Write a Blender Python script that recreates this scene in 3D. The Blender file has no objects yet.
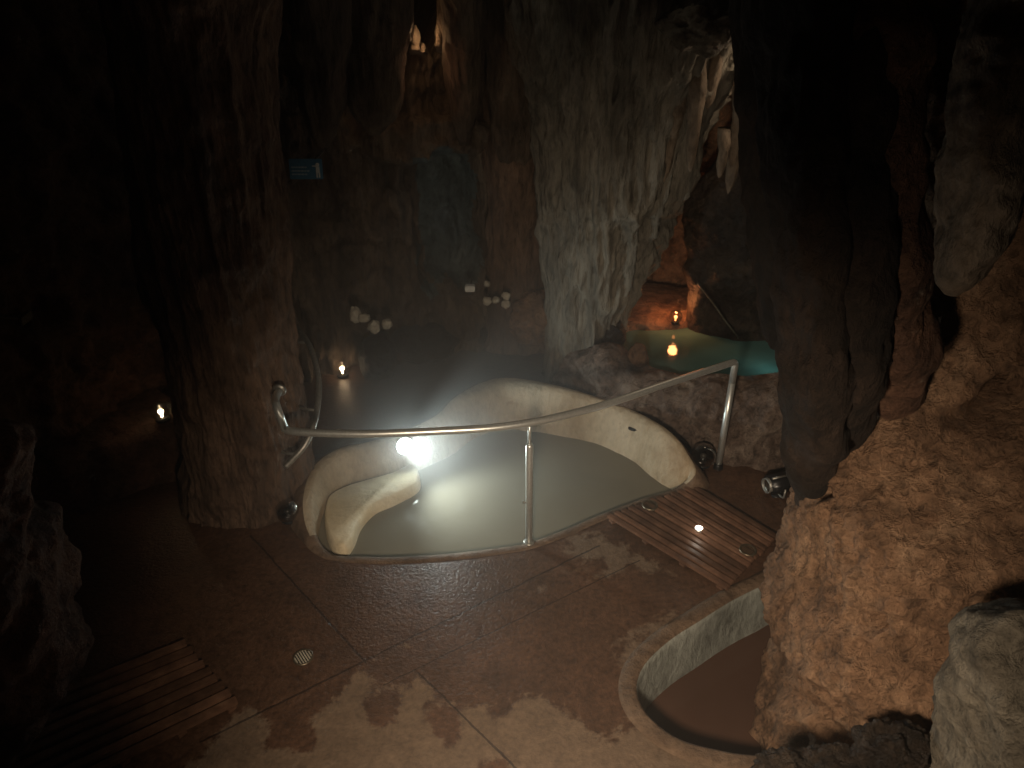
import bpy, bmesh, math, random
from mathutils import Vector, noise, geometry
random.seed(7)
S = bpy.context.scene
COL = S.collection
PI = math.pi

# ------------------------------------------------------------------ camera
W, HH, FPX, CAMZ = 1024, 768, 757.0, 3.4
TH = math.radians(29.6)
CAM = Vector((0, 0, CAMZ))
cd = bpy.data.cameras.new('camera'); cam = bpy.data.objects.new('camera', cd); COL.objects.link(cam)
cam.location = CAM; cam.rotation_euler = (PI / 2 - TH, 0, 0)
cd.sensor_width = 36; cd.lens = FPX / W * 36; cd.clip_start = 0.02; cd.clip_end = 60
S.camera = cam

def ray(x, y):
    r, u = (x - 512) / FPX, (384 - y) / FPX
    return Vector((r, math.cos(TH) + u * math.sin(TH), -math.sin(TH) + u * math.cos(TH)))
def at_z(x, y, z=0.0):
    d = ray(x, y); return CAM + d * ((z - CAMZ) / d.z)
def at_y(x, y, Y):
    d = ray(x, y); return CAM + d * (Y / d.y)

# ------------------------------------------------------------------ maths
def sstep(a, b, x):
    t = min(1, max(0, (x - a) / (b - a))); return t * t * (3 - 2 * t)
def fbm(p, o=4):
    return noise.fractal(p, 1.0, 2.1, o, noise_basis='PERLIN_ORIGINAL')
def ridge(p, o=3):
    a, f, s = 0.5, 1.0, 0.0
    for _ in range(o):
        s += a * (1 - 2 * abs(noise.noise(p * f))); a *= .5; f *= 2.1
    return s
def catmull(pts, n):
    """n samples on a Catmull-Rom curve through tuples of any length"""
    P = [tuple(p) for p in pts]; m = len(P) - 1; out = []
    for i in range(n):
        t = i / (n - 1) * m; k = min(int(t), m - 1); u = t - k
        p0, p1, p2, p3 = P[max(k - 1, 0)], P[k], P[k + 1], P[min(k + 2, m)]
        out.append(tuple(.5 * (2 * b + (c - a) * u + (2 * a - 5 * b + 4 * c - d) * u * u + (3 * b - a - 3 * c + d) * u ** 3)
                         for a, b, c, d in zip(p0, p1, p2, p3)))
    return out
def closed(pts, n):
    P = [tuple(p) for p in pts]; m = len(P); out = []
    for i in range(n):
        t = i / n * m; k = int(t) % m; u = t - int(t)
        p0, p1, p2, p3 = P[(k - 1) % m], P[k], P[(k + 1) % m], P[(k + 2) % m]
        out.append(tuple(.5 * (2 * b + (c - a) * u + (2 * a - 5 * b + 4 * c - d) * u * u + (3 * b - a - 3 * c + d) * u ** 3)
                         for a, b, c, d in zip(p0, p1, p2, p3)))
    return out
def in_poly(x, y, poly):
    c = False; j = len(poly) - 1
    for i in range(len(poly)):
        xi, yi = poly[i][0], poly[i][1]; xj, yj = poly[j][0], poly[j][1]
        if (yi > y) != (yj > y) and x < (xj - xi) * (y - yi) / (yj - yi) + xi: c = not c
        j = i
    return c
def sdf(x, y, poly):
    d = 1e9; j = len(poly) - 1
    for i in range(len(poly)):
        ax, ay = poly[j][0], poly[j][1]; bx, by = poly[i][0] - ax, poly[i][1] - ay
        L = bx * bx + by * by or 1e-9
        t = min(1, max(0, ((x - ax) * bx + (y - ay) * by) / L))
        d = min(d, math.hypot(x - ax - bx * t, y - ay - by * t)); j = i
    return d if in_poly(x, y, poly) else -d

# ------------------------------------------------------------------ objects
def tag(o, label=None, cat=None, group=None, kind=None):
    if label: o['label'] = label
    if cat: o['category'] = cat
    if group: o['group'] = group
    if kind: o['kind'] = kind
    return o
def empty(name, loc, label=None, cat=None, group=None, rz=0):
    o = bpy.data.objects.new(name, None); COL.objects.link(o)
    o.location = loc; o.rotation_euler = (0, 0, rz); o.empty_display_size = .1
    return tag(o, label, cat, group)
def mesh(name, V, F, mat, parent=None, smooth=True, mats=None):
    """V are world points; with a parent they are stored relative to it"""
    me = bpy.data.meshes.new(name)
    off = parent.location if parent else Vector((0, 0, 0))
    if parent and parent.parent: off = off + parent.parent.location
    me.from_pydata([tuple(Vector(v) - off) for v in V], [], F)
    for m in (mat if isinstance(mat, (list, tuple)) else [mat]): me.materials.append(m)
    if mats: me.polygons.foreach_set('material_index', mats)
    me.polygons.foreach_set('use_smooth', [smooth] * len(me.polygons))
    bm = bmesh.new(); bm.from_mesh(me); bmesh.ops.recalc_face_normals(bm, faces=bm.faces); bm.to_mesh(me); bm.free()
    me.update()
    o = bpy.data.objects.new(name, me); COL.objects.link(o)
    if parent: o.parent = parent
    return o
def grid_faces(nr, nc, wrap=False, off=0):
    F = []
    for i in range(nr - 1):
        for j in range(nc if wrap else nc - 1):
            k = (j + 1) % nc
            F.append((off + i * nc + j, off + i * nc + k, off + (i + 1) * nc + k, off + (i + 1) * nc + j))
    return F
class MB:
    def __init__(s): s.V, s.F = [], []
    def add(s, V, F):
        n = len(s.V); s.V += [Vector(v) for v in V]; s.F += [tuple(i + n for i in f) for f in F]; return s
    def box(s, c, size, ax=None, bev=0.0):
        c = Vector(c); X, Y, Z = ax or (Vector((1, 0, 0)), Vector((0, 1, 0)), Vector((0, 0, 1)))
        h = [v / 2 for v in size]; b = min(bev, *[v * .9 for v in h]) if bev else 0
        bm = bmesh.new(); bmesh.ops.create_cube(bm, size=1)
        for v in bm.verts: v.co = Vector((v.co.x * size[0], v.co.y * size[1], v.co.z * size[2]))
        if b: bmesh.ops.bevel(bm, geom=list(bm.edges), offset=b, segments=2, affect='EDGES')
        bm.verts.index_update()
        s.add([c + X * v.co.x + Y * v.co.y + Z * v.co.z for v in bm.verts], [[v.index for v in f.verts] for f in bm.faces])
        bm.free(); return s
    def tube(s, pts, r, seg=14, cap=True):
        pts = [Vector(p) for p in pts]; R = r if isinstance(r, (list, tuple)) else [r] * len(pts)
        V = []; up = None
        for i, p in enumerate(pts):
            t = (pts[min(i + 1, len(pts) - 1)] - pts[max(i - 1, 0)]).normalized()
            if up is None: up = Vector((0, 0, 1)) if abs(t.z) < .9 else Vector((1, 0, 0))
            u = (up - t * up.dot(t)).normalized(); w = t.cross(u); up = u
            for k in range(seg):
                a = 2 * PI * k / seg; V.append(p + (u * math.cos(a) + w * math.sin(a)) * R[i])
        F = grid_faces(len(pts), seg, True)
        if cap: F += [tuple(range(seg)), tuple((len(pts) - 1) * seg + k for k in range(seg))]
        return s.add(V, F)
    def lathe(s, c, prof, seg=28, axis=None):
        c = Vector(c); Z = Vector(axis or (0, 0, 1)).normalized()
        X = Z.orthogonal().normalized(); Y = Z.cross(X); V = []
        for r, z in prof:
            for k in range(seg):
                a = 2 * PI * k / seg; V.append(c + (X * math.cos(a) + Y * math.sin(a)) * max(r, 1e-4) + Z * z)
        return s.add(V, grid_faces(len(prof), seg, True))
    def build(s, name, mat, parent=None, smooth=True):
        return mesh(name, s.V, s.F, mat, parent, smooth)
def bend(pts, rad=.06, n=6):
    """polyline with rounded corners"""
    P = [Vector(p) for p in pts]; out = [P[0]]
    for i in range(1, len(P) - 1):
        a, b = (P[i - 1] - P[i]), (P[i + 1] - P[i]); r = min(rad, a.length * .45, b.length * .45)
        A, B = P[i] + a.normalized() * r, P[i] + b.normalized() * r
        for k in range(n + 1):
            t = k / n; out.append(A * (1 - t) ** 2 + P[i] * 2 * t * (1 - t) + B * t * t)
    return out + [P[-1]]

# ------------------------------------------------------------------ materials
def newmat(name):
    m = bpy.data.materials.new(name); m.use_nodes = True
    nt = m.node_tree; b = nt.nodes['Principled BSDF']; return m, nt, b
def ramp(nt, src, stops):
    r = nt.nodes.new('ShaderNodeValToRGB'); e = r.color_ramp.elements
    while len(e) < len(stops): e.new(.5)
    for k, (p, c) in enumerate(stops):
        e[k].position = p; e[k].color = (*c, 1) if isinstance(c, tuple) else (c, c, c, 1)
    nt.links.new(src, r.inputs[0]); return r.outputs[0]
def tex(nt, kind, scale, stretch=(1, 1, 1), **kw):
    g = nt.nodes.new('ShaderNodeNewGeometry'); mp = nt.nodes.new('ShaderNodeMapping')
    mp.inputs['Scale'].default_value = stretch; nt.links.new(g.outputs['Position'], mp.inputs['Vector'])
    t = nt.nodes.new(kind); t.inputs['Scale'].default_value = scale
    for k, v in kw.items():
        if k in t.inputs: t.inputs[k].default_value = v
    nt.links.new(mp.outputs[0], t.inputs['Vector'])
    return t.outputs[0]
def mixc(nt, f, a, b, mode='MIX'):
    m = nt.nodes.new('ShaderNodeMix'); m.data_type = 'RGBA'; m.blend_type = mode
    for sock, v in ((m.inputs[0], f), (m.inputs[6], a), (m.inputs[7], b)):
        if hasattr(v, 'node'): nt.links.new(v, sock)
        elif isinstance(v, tuple): sock.default_value = (*v, 1)
        else: sock.default_value = v
    return m.outputs[2]
def math_(nt, op, a, b=0.0, clamp=False):
    m = nt.nodes.new('ShaderNodeMath'); m.operation = op; m.use_clamp = clamp
    for k, v in enumerate((a, b)):
        if hasattr(v, 'node'): nt.links.new(v, m.inputs[k])
        else: m.inputs[k].default_value = v
    return m.outputs[0]
def bump(nt, b, h, dist, strength=1.0, prev=None):
    n = nt.nodes.new('ShaderNodeBump'); n.inputs['Distance'].default_value = dist; n.inputs['Strength'].default_value = strength
    nt.links.new(h, n.inputs['Height'])
    if prev: nt.links.new(prev, n.inputs['Normal'])
    nt.links.new(n.outputs[0], b.inputs['Normal']); return n.outputs[0]
def rock_mat(name, dark, mid, light, stretch=(1, 1, 1), scale=3.0, fine=22.0, bd=.03, rough=.75, spots=None, fc=.8):
    m, nt, b = newmat(name)
    n1 = tex(nt, 'ShaderNodeTexNoise', scale, stretch, Detail=9.0, Roughness=.65, Distortion=.3)
    c = ramp(nt, n1, [(.28, dark), (.5, mid), (.74, light)])
    n2 = tex(nt, 'ShaderNodeTexNoise', fine, stretch, Detail=6.0, Roughness=.7)
    c = mixc(nt, fc, c, ramp(nt, n2, [(.32, .22), (.5, .75), (.66, 1.0)]), 'MULTIPLY')
    if spots:
        v = tex(nt, 'ShaderNodeTexNoise', spots[1], (1, 1, 1), Detail=7.0, Roughness=.8)
        c = mixc(nt, ramp(nt, v, [(spots[2], 0.0), (spots[2] + .1, 1.0)]), c, spots[0])
    nt.links.new(c, b.inputs['Base Color'])
    b.inputs['Roughness'].default_value = rough; b.inputs['Specular IOR Level'].default_value = .35
    p = bump(nt, b, n2, bd * 1.5, 1.0)
    n3 = tex(nt, 'ShaderNodeTexVoronoi', fine * .55, stretch, Randomness=1.0)
    bump(nt, b, n3, bd, .6, p)
    return m
def plain(name, col, rough=.5, metal=0.0, ns=40, var=.25, bd=0.0, emit=None, es=0.0, stretch=(1, 1, 1)):
    m, nt, b = newmat(name)
    n = tex(nt, 'ShaderNodeTexNoise', ns, stretch, Detail=5.0)
    c = mixc(nt, ramp(nt, n, [(.3, 0.0), (.7, 1.0)]), tuple(v * (1 - var) for v in col), tuple(min(1, v * (1 + var)) for v in col))
    nt.links.new(c, b.inputs['Base Color'])
    b.inputs['Roughness'].default_value = rough; b.inputs['Metallic'].default_value = metal
    if bd: bump(nt, b, n, bd, .6)
    if emit: b.inputs['Emission Color'].default_value = (*emit, 1); b.inputs['Emission Strength'].default_value = es
    return m
M = {}
M['flute'] = rock_mat('fluted_limestone', (.045, .032, .022), (.14, .10, .07), (.26, .20, .14), (1, 1, .22), 4, 26, .03)
M['grey_flute'] = rock_mat('grey_fluted_limestone', (.10, .09, .072), (.25, .225, .18), (.43, .39, .32), (1, 1, .25), 4, 24, .035)
M['brown_flute'] = rock_mat('brown_fluted_limestone', (.08, .05, .034), (.19, .12, .08), (.34, .22, .15), (1, 1, .35), 4, 26, .03)
M['orange'] = rock_mat('orange_rock', (.12, .066, .038), (.34, .195, .112), (.55, .35, .215), (1, 1, 1), 3.4, 20, .05, spots=((.45, .38, .30), 6.0, .70))
M['redbrown'] = rock_mat('red_brown_rock', (.05, .027, .018), (.14, .07, .042), (.26, .14, .085), (1, 1, 1), 3.2, 18, .04, spots=((.33, .27, .22), 5.0, .62))
M['grey'] = rock_mat('grey_boulder_rock', (.09, .075, .055), (.22, .19, .145), (.36, .32, .25), (1, 1, 1), 4, 20, .03)
M['mottled'] = rock_mat('mottled_pinkish_rock', (.09, .06, .045), (.22, .155, .12), (.40, .32, .26), (1, 1, 1), 5, 20, .05, spots=((.40, .36, .31), 8.0, .62))
M['stalactite'] = rock_mat('pale_stalactite_rock', (.10, .07, .045), (.25, .19, .135), (.38, .31, .24), (1, 1, .5), 4, 22, .02)
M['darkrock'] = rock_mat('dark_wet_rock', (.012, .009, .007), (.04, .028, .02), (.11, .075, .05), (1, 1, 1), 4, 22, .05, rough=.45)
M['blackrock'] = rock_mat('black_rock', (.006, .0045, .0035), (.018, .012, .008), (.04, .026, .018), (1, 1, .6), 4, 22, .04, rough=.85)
M['shade_rock'] = rock_mat('shade_brown_rock', (.010, .007, .005), (.028, .017, .011), (.06, .036, .024), (1, 1, .7), 4, 20, .04, rough=.85)  # near-black tone carries the shade on the orange formation's upper left
M['blue_rock'] = rock_mat('bluish_grey_rock', (.05, .06, .058), (.11, .135, .13), (.18, .205, .195), (1, 1, .6), 3, 20, .02)
M['cream'] = rock_mat('cream_pool_plaster', (.30, .21, .12), (.48, .39, .27), (.60, .51, .38), (1, 1, .5), 3.0, 30, .010, .55, spots=((.27, .16, .08), 2.2, .62), fc=.3)
M['ledge'] = rock_mat('smooth_cream_stone', (.66, .53, .32), (.78, .68, .48), (.86, .78, .60), (1, 1, 1), 2.0, 18, .006, .5, fc=.2)
M['rim_outer'] = rock_mat('brown_rim_stone', (.09, .055, .034), (.17, .11, .07), (.26, .175, .115), (1, 1, 1), 4, 26, .012, fc=.4)
M['greyplaster'] = rock_mat('grey_pool_plaster', (.12, .125, .11), (.32, .34, .31), (.46, .48, .44), (1, 1, .6), 3.5, 26, .01, .5, fc=.45, spots=((.10, .095, .08), 3.0, .58))
M['steel'] = plain('brushed_steel', (.76, .79, .77), .34, .75, 60, .08)
M['dull_steel'] = plain('dull_steel', (.34, .33, .30), .42, .7, 60, .2)
M['blackplastic'] = plain('black_metal', (.018, .018, .02), .3, .2, 40, .3)
M['bronze'] = plain('weathered_bronze', (.16, .13, .09), .4, .7, 50, .3, .004)
M['pale'] = plain('pale_stone', (.42, .385, .31), .8, 0, 18, .25, .01)
M['white'] = plain('white_enamel', (.62, .62, .58), .5, 0, 30, .1)
M['sign_blue'] = plain('blue_sign', (.06, .18, .30), .4, 0, 20, .1)
M['sign_white'] = plain('white_print', (.62, .64, .62), .5, 0, 20, .05)
M['sign_grey'] = plain('pale_print', (.36, .45, .50), .5, 0, 20, .05)
def emis(name, col, s):
    m, nt, b = newmat(name); b.inputs['Base Color'].default_value = (.8, .8, .8, 1)
    b.inputs['Emission Color'].default_value = (*col, 1); b.inputs['Emission Strength'].default_value = s; return m
M['lamp_cool'] = emis('cool_lamp_lens', (.85, 1.0, .97), 60)
M['lamp_warm'] = emis('warm_bulb', (1.0, .72, .42), 22)
M['lamp_off'] = plain('unlit_bulb', (.22, .21, .19), .3, 0, 20, .1)
M['lamp_orange'] = emis('orange_bulb', (1.0, .30, .08), 5)
M['lamp_deck'] = emis('deck_lens', (1.0, .92, .80), 14)
def glass_mat(name, t, bl):
    m, nt, b = newmat(name); nt.nodes.remove(b)
    out = nt.nodes['Material Output']; lw = nt.nodes.new('ShaderNodeLayerWeight'); lw.inputs[0].default_value = bl
    tr = nt.nodes.new('ShaderNodeBsdfTransparent'); tr.inputs[0].default_value = (t, t * .98, t * .94, 1)
    gl = nt.nodes.new('ShaderNodeBsdfGlossy'); gl.inputs['Roughness'].default_value = .08
    mx = nt.nodes.new('ShaderNodeMixShader'); nt.links.new(lw.outputs['Facing'], mx.inputs[0])
    nt.links.new(tr.outputs[0], mx.inputs[1]); nt.links.new(gl.outputs[0], mx.inputs[2]); nt.links.new(mx.outputs[0], out.inputs[0])
    return m
M['glass'] = glass_mat('clear_globe_glass', .86, .35)
M['smoky_glass'] = glass_mat('smoky_globe_glass', .42, .62)
def water_mat(name, col, rough, var, bd):
    m, nt, b = newmat(name)
    n = tex(nt, 'ShaderNodeTexNoise', 1.6, (1, 1, 1), Detail=4.0)
    nt.links.new(mixc(nt, ramp(nt, n, [(.3, 0.0), (.7, 1.0)]), tuple(v * (1 - var) for v in col), col), b.inputs['Base Color'])
    b.inputs['Roughness'].default_value = rough; b.inputs['IOR'].default_value = 1.33; b.inputs['Specular IOR Level'].default_value = .5
    w = tex(nt, 'ShaderNodeTexNoise', 5.0, (1, 1, 1), Detail=2.0); bump(nt, b, w, bd, .35)
    return m
M['water'] = water_mat('milky_beige_water', (.205, .185, .14), .06, .15, .012)
M['brownwater'] = water_mat('dark_brown_water', (.085, .045, .03), .07, .2, .004)
M['tealwater'] = water_mat('teal_water', (.11, .24, .22), .08, .35, .006)
def wood_mat():
    m, nt, b = newmat('wet_brown_timber')
    n = tex(nt, 'ShaderNodeTexNoise', 9, (1, 1, 1), Detail=7.0, Roughness=.7)
    c = ramp(nt, n, [(.3, (.06, .03, .018)), (.55, (.135, .07, .042)), (.75, (.21, .12, .075))])
    gi = nt.nodes.new('ShaderNodeNewGeometry')
    c = mixc(nt, 1.0, c, ramp(nt, gi.outputs['Random Per Island'], [(0.0, .65), (1.0, 1.5)]), 'MULTIPLY')
    nt.links.new(c, b.inputs['Base Color']); b.inputs['Roughness'].default_value = .45
    bump(nt, b, n, .006, .6); return m
M['wood'] = wood_mat()

def floor_mat():
    m, nt, b = newmat('painted_wet_concrete')
    at = nt.nodes.new('ShaderNodeAttribute'); at.attribute_name = 'dry'; dry = at.outputs['Fac']
    n1 = tex(nt, 'ShaderNodeTexNoise', 7.0, (1, 1, 1), Detail=8.0, Roughness=.68, Distortion=.4)
    n2 = tex(nt, 'ShaderNodeTexNoise', 30.0, (1, 1, 1), Detail=6.0, Roughness=.7)
    n3 = tex(nt, 'ShaderNodeTexNoise', 1.6, (1, 1, 1), Detail=5.0)
    d = math_(nt, 'ADD', dry, math_(nt, 'MULTIPLY', math_(nt, 'SUBTRACT', math_(nt, 'ADD', math_(nt, 'MULTIPLY', n1, .75), math_(nt, 'MULTIPLY', n2, .25)), .5), 1.7))
    mask = ramp(nt, d, [(.44, 0.0), (.60, 1.0)])
    wet = ramp(nt, n3, [(.3, (.085, .046, .028)), (.7, (.135, .070, .042))])
    wet = mixc(nt, .85, wet, ramp(nt, n2, [(.32, .4), (.5, .85), (.66, 1.2)]), 'MULTIPLY')
    wet = mixc(nt, .6, wet, ramp(nt, n1, [(.35, .55), (.6, 1.1)]), 'MULTIPLY')
    dr = ramp(nt, n1, [(.25, (.112, .072, .045)), (.7, (.20, .135, .087))])
    dr = mixc(nt, .7, dr, ramp(nt, n2, [(.32, .5), (.66, 1.1)]), 'MULTIPLY')
    c = mixc(nt, mask, wet, dr)
    # saw-cut joints in the slab
    g = nt.nodes.new('ShaderNodeNewGeometry'); pos = g.outputs['Position']; jm = None
    for (ax, ay), (bx, by), wd in JOINTS:
        L = math.hypot(bx - ax, by - ay); tx, ty = (bx - ax) / L, (by - ay) / L
        def dot(vx, vy, off):
            v = nt.nodes.new('ShaderNodeVectorMath'); v.operation = 'DOT_PRODUCT'; v.inputs[1].default_value = (vx, vy, 0)
            nt.links.new(pos, v.inputs[0]); return math_(nt, 'SUBTRACT', v.outputs['Value'], off)
        across = math_(nt, 'ABSOLUTE', math_(nt, 'ADD', dot(-ty, tx, -ty * ax + tx * ay), math_(nt, 'MULTIPLY', math_(nt, 'SUBTRACT', n1, .5), .03)))
        along = math_(nt, 'ABSOLUTE', dot(tx, ty, tx * ax + ty * ay + L / 2))
        k = math_(nt, 'MULTIPLY', math_(nt, 'LESS_THAN', across, wd), math_(nt, 'LESS_THAN', along, L / 2))
        jm = k if jm is None else math_(nt, 'MAXIMUM', jm, k)
    c = mixc(nt, math_(nt, 'MULTIPLY', jm, .75), c, (.018, .010, .007))
    nt.links.new(c, b.inputs['Base Color'])
    nt.links.new(ramp(nt, mask, [(0.0, .33), (1.0, .75)]), b.inputs['Roughness'])
    h = math_(nt, 'SUBTRACT', n2, math_(nt, 'MULTIPLY', jm, 1.0)); p = bump(nt, b, h, .008, .7)
    n4 = tex(nt, 'ShaderNodeTexNoise', 55.0, (1, 1, 1), Detail=3.0)
    bump(nt, b, n4, .01, .35, p)
    return m
def pj(a, b, w=.006): return (tuple(at_z(*a)[:2]), tuple(at_z(*b)[:2]), w)
JOINTS = [pj((250, 535), (366, 663)), pj((200, 742), (600, 545)), pj((383, 685), (640, 560), .004), pj((418, 672), (530, 782), .005)]
M['floor'] = floor_mat()

# ------------------------------------------------------------------ solids of rock
def column(name, rows, mat, label=None, cat=None, nz=90, ns=120, disp=None, parent=None, group=None, power=1.0, kind=None):
    """rows: (z, cx, cy, rx, ry) from bottom to top; disp(theta, z, p) -> outward offset"""
    R = catmull(rows, nz); V = []
    for row in R:
        z, cx, cy, rx, ry = row[:5]; power = row[5] if len(row) > 5 else power
        rx, ry = max(rx, .004), max(ry, .004)
        for k in range(ns):
            a = 2 * PI * k / ns; c, s = math.cos(a), math.sin(a)
            c = math.copysign(abs(c) ** power, c); s = math.copysign(abs(s) ** power, s)
            p = Vector((cx + rx * c, cy + ry * s, z))
            d = disp(a, z, p) * min(1, min(rx, ry) / .12) if disp else 0
            nrm = Vector((c / rx, s / ry, 0)); nrm.normalize()
            V.append(p + nrm * d)
    F = grid_faces(len(R), ns, True); n = len(V)
    V += [Vector((R[0][1], R[0][2], R[0][0])), Vector((R[-1][1], R[-1][2], R[-1][0]))]
    for k in range(ns):
        j = (k + 1) % ns; F.append((n, j, k)); F.append((n + 1, (nz - 1) * ns + k, (nz - 1) * ns + j))
    o = mesh(name, V, F, mat, parent)
    return tag(o, label, cat, group, kind)
def px_rows(rows, ry=None):
    """(y, x_left, x_right, Y, ry) in the photograph -> rings, bottom first"""
    out = []
    for y, xl, xr, Y, r in rows:
        a, b = at_y(xl, y, Y), at_y(xr, y, Y)
        out.append((a.z, (a.x + b.x) / 2, Y, (b.x - a.x) / 2, r))
    return sorted(out)
def flute(amp, f, seed, zs=.35, lump=.03):
    o = Vector((seed * 7.3, seed * 3.1, seed * 1.7))
    def d(a, z, p):
        q = Vector((p.x * f, p.y * f, p.z * zs * f * .35)) + o
        w = fbm(Vector((p.x, p.y, p.z * .7)) * 1.2 + o, 2) * .3
        g = ridge(Vector((p.x * f * 3.1, p.y * f * 3.1, p.z * 2.2)) + o, 2)
        return amp * ridge(q + Vector((w, w, 0)), 3) + lump * fbm(p * 5 + o, 4) + amp * .28 * g
    return d
def lumpy(amp, f, seed, fine=.02, ff=9):
    o = Vector((seed * 5.3, seed * 2.1, seed * 1.1))
    def d(a, z, p):
        return amp * fbm(p * f + o, 4) + fine * ridge(p * ff + o, 3)
    return d
def blob(name, c, r, mat, amp=.15, f=2.5, seed=1, sub=5, label=None, cat=None, group=None, parent=None, rz=0, flat=None):
    bm = bmesh.new(); bmesh.ops.create_icosphere(bm, subdivisions=sub, radius=1)
    c = Vector(c); o = Vector((seed * 3.7, seed * 9.1, seed * 2.3)); V = []
    cz, sz = math.cos(rz), math.sin(rz); m = min(r)
    for v in bm.verts:
        d = 1 + amp * fbm(v.co * f + o, 4) + amp * .35 * ridge(v.co * f * 3 + o, 2)
        q = v.co * d; x, y, z = q.x * r[0], q.y * r[1], q.z * r[2]
        if flat is not None: z = max(z, -flat)
        V.append(c + Vector((x * cz - y * sz, x * sz + y * cz, z)))
    bm.verts.index_update(); F = [[v.index for v in fa.verts] for fa in bm.faces]; bm.free()
    return tag(mesh(name, V, F, mat, parent), label, cat, group)

# ------------------------------------------------------------------ pool outlines
RIM = [(330, 553, .0, .05), (365, 557, .0, .05), (400, 557, .0, .05), (450, 554, .0, .05), (500, 548, .0, .05), (529, 543, .0, .05),
       (565, 530, .0, .05), (600, 515, .0, .05), (640, 500, .0, .05), (674, 489, .01, .05), (690, 473, .11, .07), (679, 453, .23, .09), (659, 433, .29, .10),
       (629, 416, .27, .10), (595, 404, .28, .12), (555, 393, .31, .14), (512, 386, .32, .16), (490, 389, .31, .16), (463, 403, .29, .14),
       (443, 421, .25, .12), (400, 441, .22, .12), (368, 450, .21, .12), (344, 456, .20, .13), (324, 471, .18, .13), (314, 500, .12, .12), (315, 530, .05, .08)]
rimc = []
for x, y, z, w in RIM:
    p = at_z(x, y, z); rimc.append((p.x, p.y, z, w))
rimc = closed(rimc, 160)
def normals(loop):
    out = []; n = len(loop)
    area = sum(loop[i][0] * loop[(i + 1) % n][1] - loop[(i + 1) % n][0] * loop[i][1] for i in range(n))
    sg = 1 if area > 0 else -1
    for i in range(n):
        a, b = loop[i - 1], loop[(i + 1) % n]; t = Vector((b[0] - a[0], b[1] - a[1])).normalized()
        out.append(Vector((t.y, -t.x)) * sg)
    return out
rimn = normals(rimc)
WATER_Z = -.06
hole1 = [(p[0] + n.x * .03, p[1] + n.y * .03) for p, n in zip(rimc, rimn)]

LOW = [(790, 577), (760, 588), (730, 603), (700, 622), (672, 640), (648, 662), (638, 682), (640, 702), (655, 722), (680, 739), (715, 749), (757, 755)]
lowc = [tuple(at_z(x, y, 0)[:2]) for x, y in LOW] + [(1.75, 2.3), (2.2, 2.9), (2.2, 3.5)]
lowc = closed(lowc, 110)
lown = normals(lowc)
hole2 = [(p[0] + n.x * .03, p[1] + n.y * .03) for p, n in zip(lowc, lown)]

# ------------------------------------------------------------------ floor
DRY = [[(180, 768), (250, 705), (262, 712), (268, 748), (308, 752), (316, 712), (340, 690), (362, 670), (385, 690), (420, 678), (450, 700), (505, 712), (530, 690), (560, 705), (610, 742), (640, 712), (655, 730), (700, 752), (750, 760), (750, 830), (180, 830)],
       [(565, 537), (595, 529), (612, 538), (637, 547), (650, 558), (670, 568), (685, 580), (655, 583), (632, 570), (615, 584), (590, 583), (598, 565), (568, 562)],
       [(525, 590), (575, 562), (584, 570), (530, 598)], [(365, 660), (410, 636), (416, 642), (370, 667)], [(640, 500), (690, 476), (720, 478), (690, 490)],
       [(193, 588), (228, 572), (262, 590), (228, 608)], [(605, 640), (640, 615), (690, 600), (735, 585), (690, 622), (645, 655), (632, 690), (650, 730), (620, 715)],
       [(415, 585), (440, 565), (500, 560), (520, 570), (470, 590), (430, 605)]]
DRYG = [.62, .5, .5, .5, .45, .30, .42, .16]
WETP = [[(365, 700), (395, 690), (400, 722), (370, 730)], [(425, 706), (452, 703), (464, 732), (445, 747), (430, 725)], [(480, 762), (505, 755), (512, 772), (485, 780)]]
dryw = [[tuple(at_z(x, y)[:2]) for x, y in P] for P in DRY]; wetw = [[tuple(at_z(x, y)[:2]) for x, y in P] for P in WETP]
pts, edges = [], []
for loop in (hole1, hole2):
    b = len(pts); n = len(loop); pts += [Vector(p) for p in loop]; edges += [(b + i, b + (i + 1) % n) for i in range(n)]
gx, gy = -5.2, .2
step = .05
x = gx
while x < 5.2:
    y = gy
    while y < 9.0:
        near = abs(x) < 2.4 and 1.6 < y < 5.2
        q = (round((x - gx) / step) % 4 == 0 and round((y - gy) / step) % 4 == 0)
        if near or q: pts.append(Vector((x + random.uniform(-.004, .004), y + random.uniform(-.004, .004))))
        y += step
    x += step
r = geometry.delaunay_2d_cdt(pts, edges, [], 0, 1e-5)
fv, ff = r[0], r[2]
ff = [f for f in ff if not any(in_poly(sum(fv[i].x for i in f) / len(f), sum(fv[i].y for i in f) / len(f), h) for h in (hole1, hole2))]
fl = mesh('floor', [Vector((v.x, v.y, 0)) for v in fv], [tuple(f) for f in ff], M['floor'], None, False)
if fl.data.polygons[0].normal.z < 0: fl.data.flip_normals()
tag(fl, None, None, None, 'structure')
att = fl.data.attributes.new('dry', 'FLOAT', 'POINT'); vals = []
for v in fl.data.vertices:
    x, y = v.co.x, v.co.y; d = 0
    if abs(x) < 2.6 and 1.4 < y < 5.4:
        for P, g in zip(dryw, DRYG): d = max(d, min(1, max(0, .5 + sdf(x, y, P) / .22)) * g * 1.5)
        for P in wetw: d = min(d, min(1, max(0, .5 - sdf(x, y, P) / .12)))
    vals.append(d)
att.data.foreach_set('value', vals)

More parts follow.
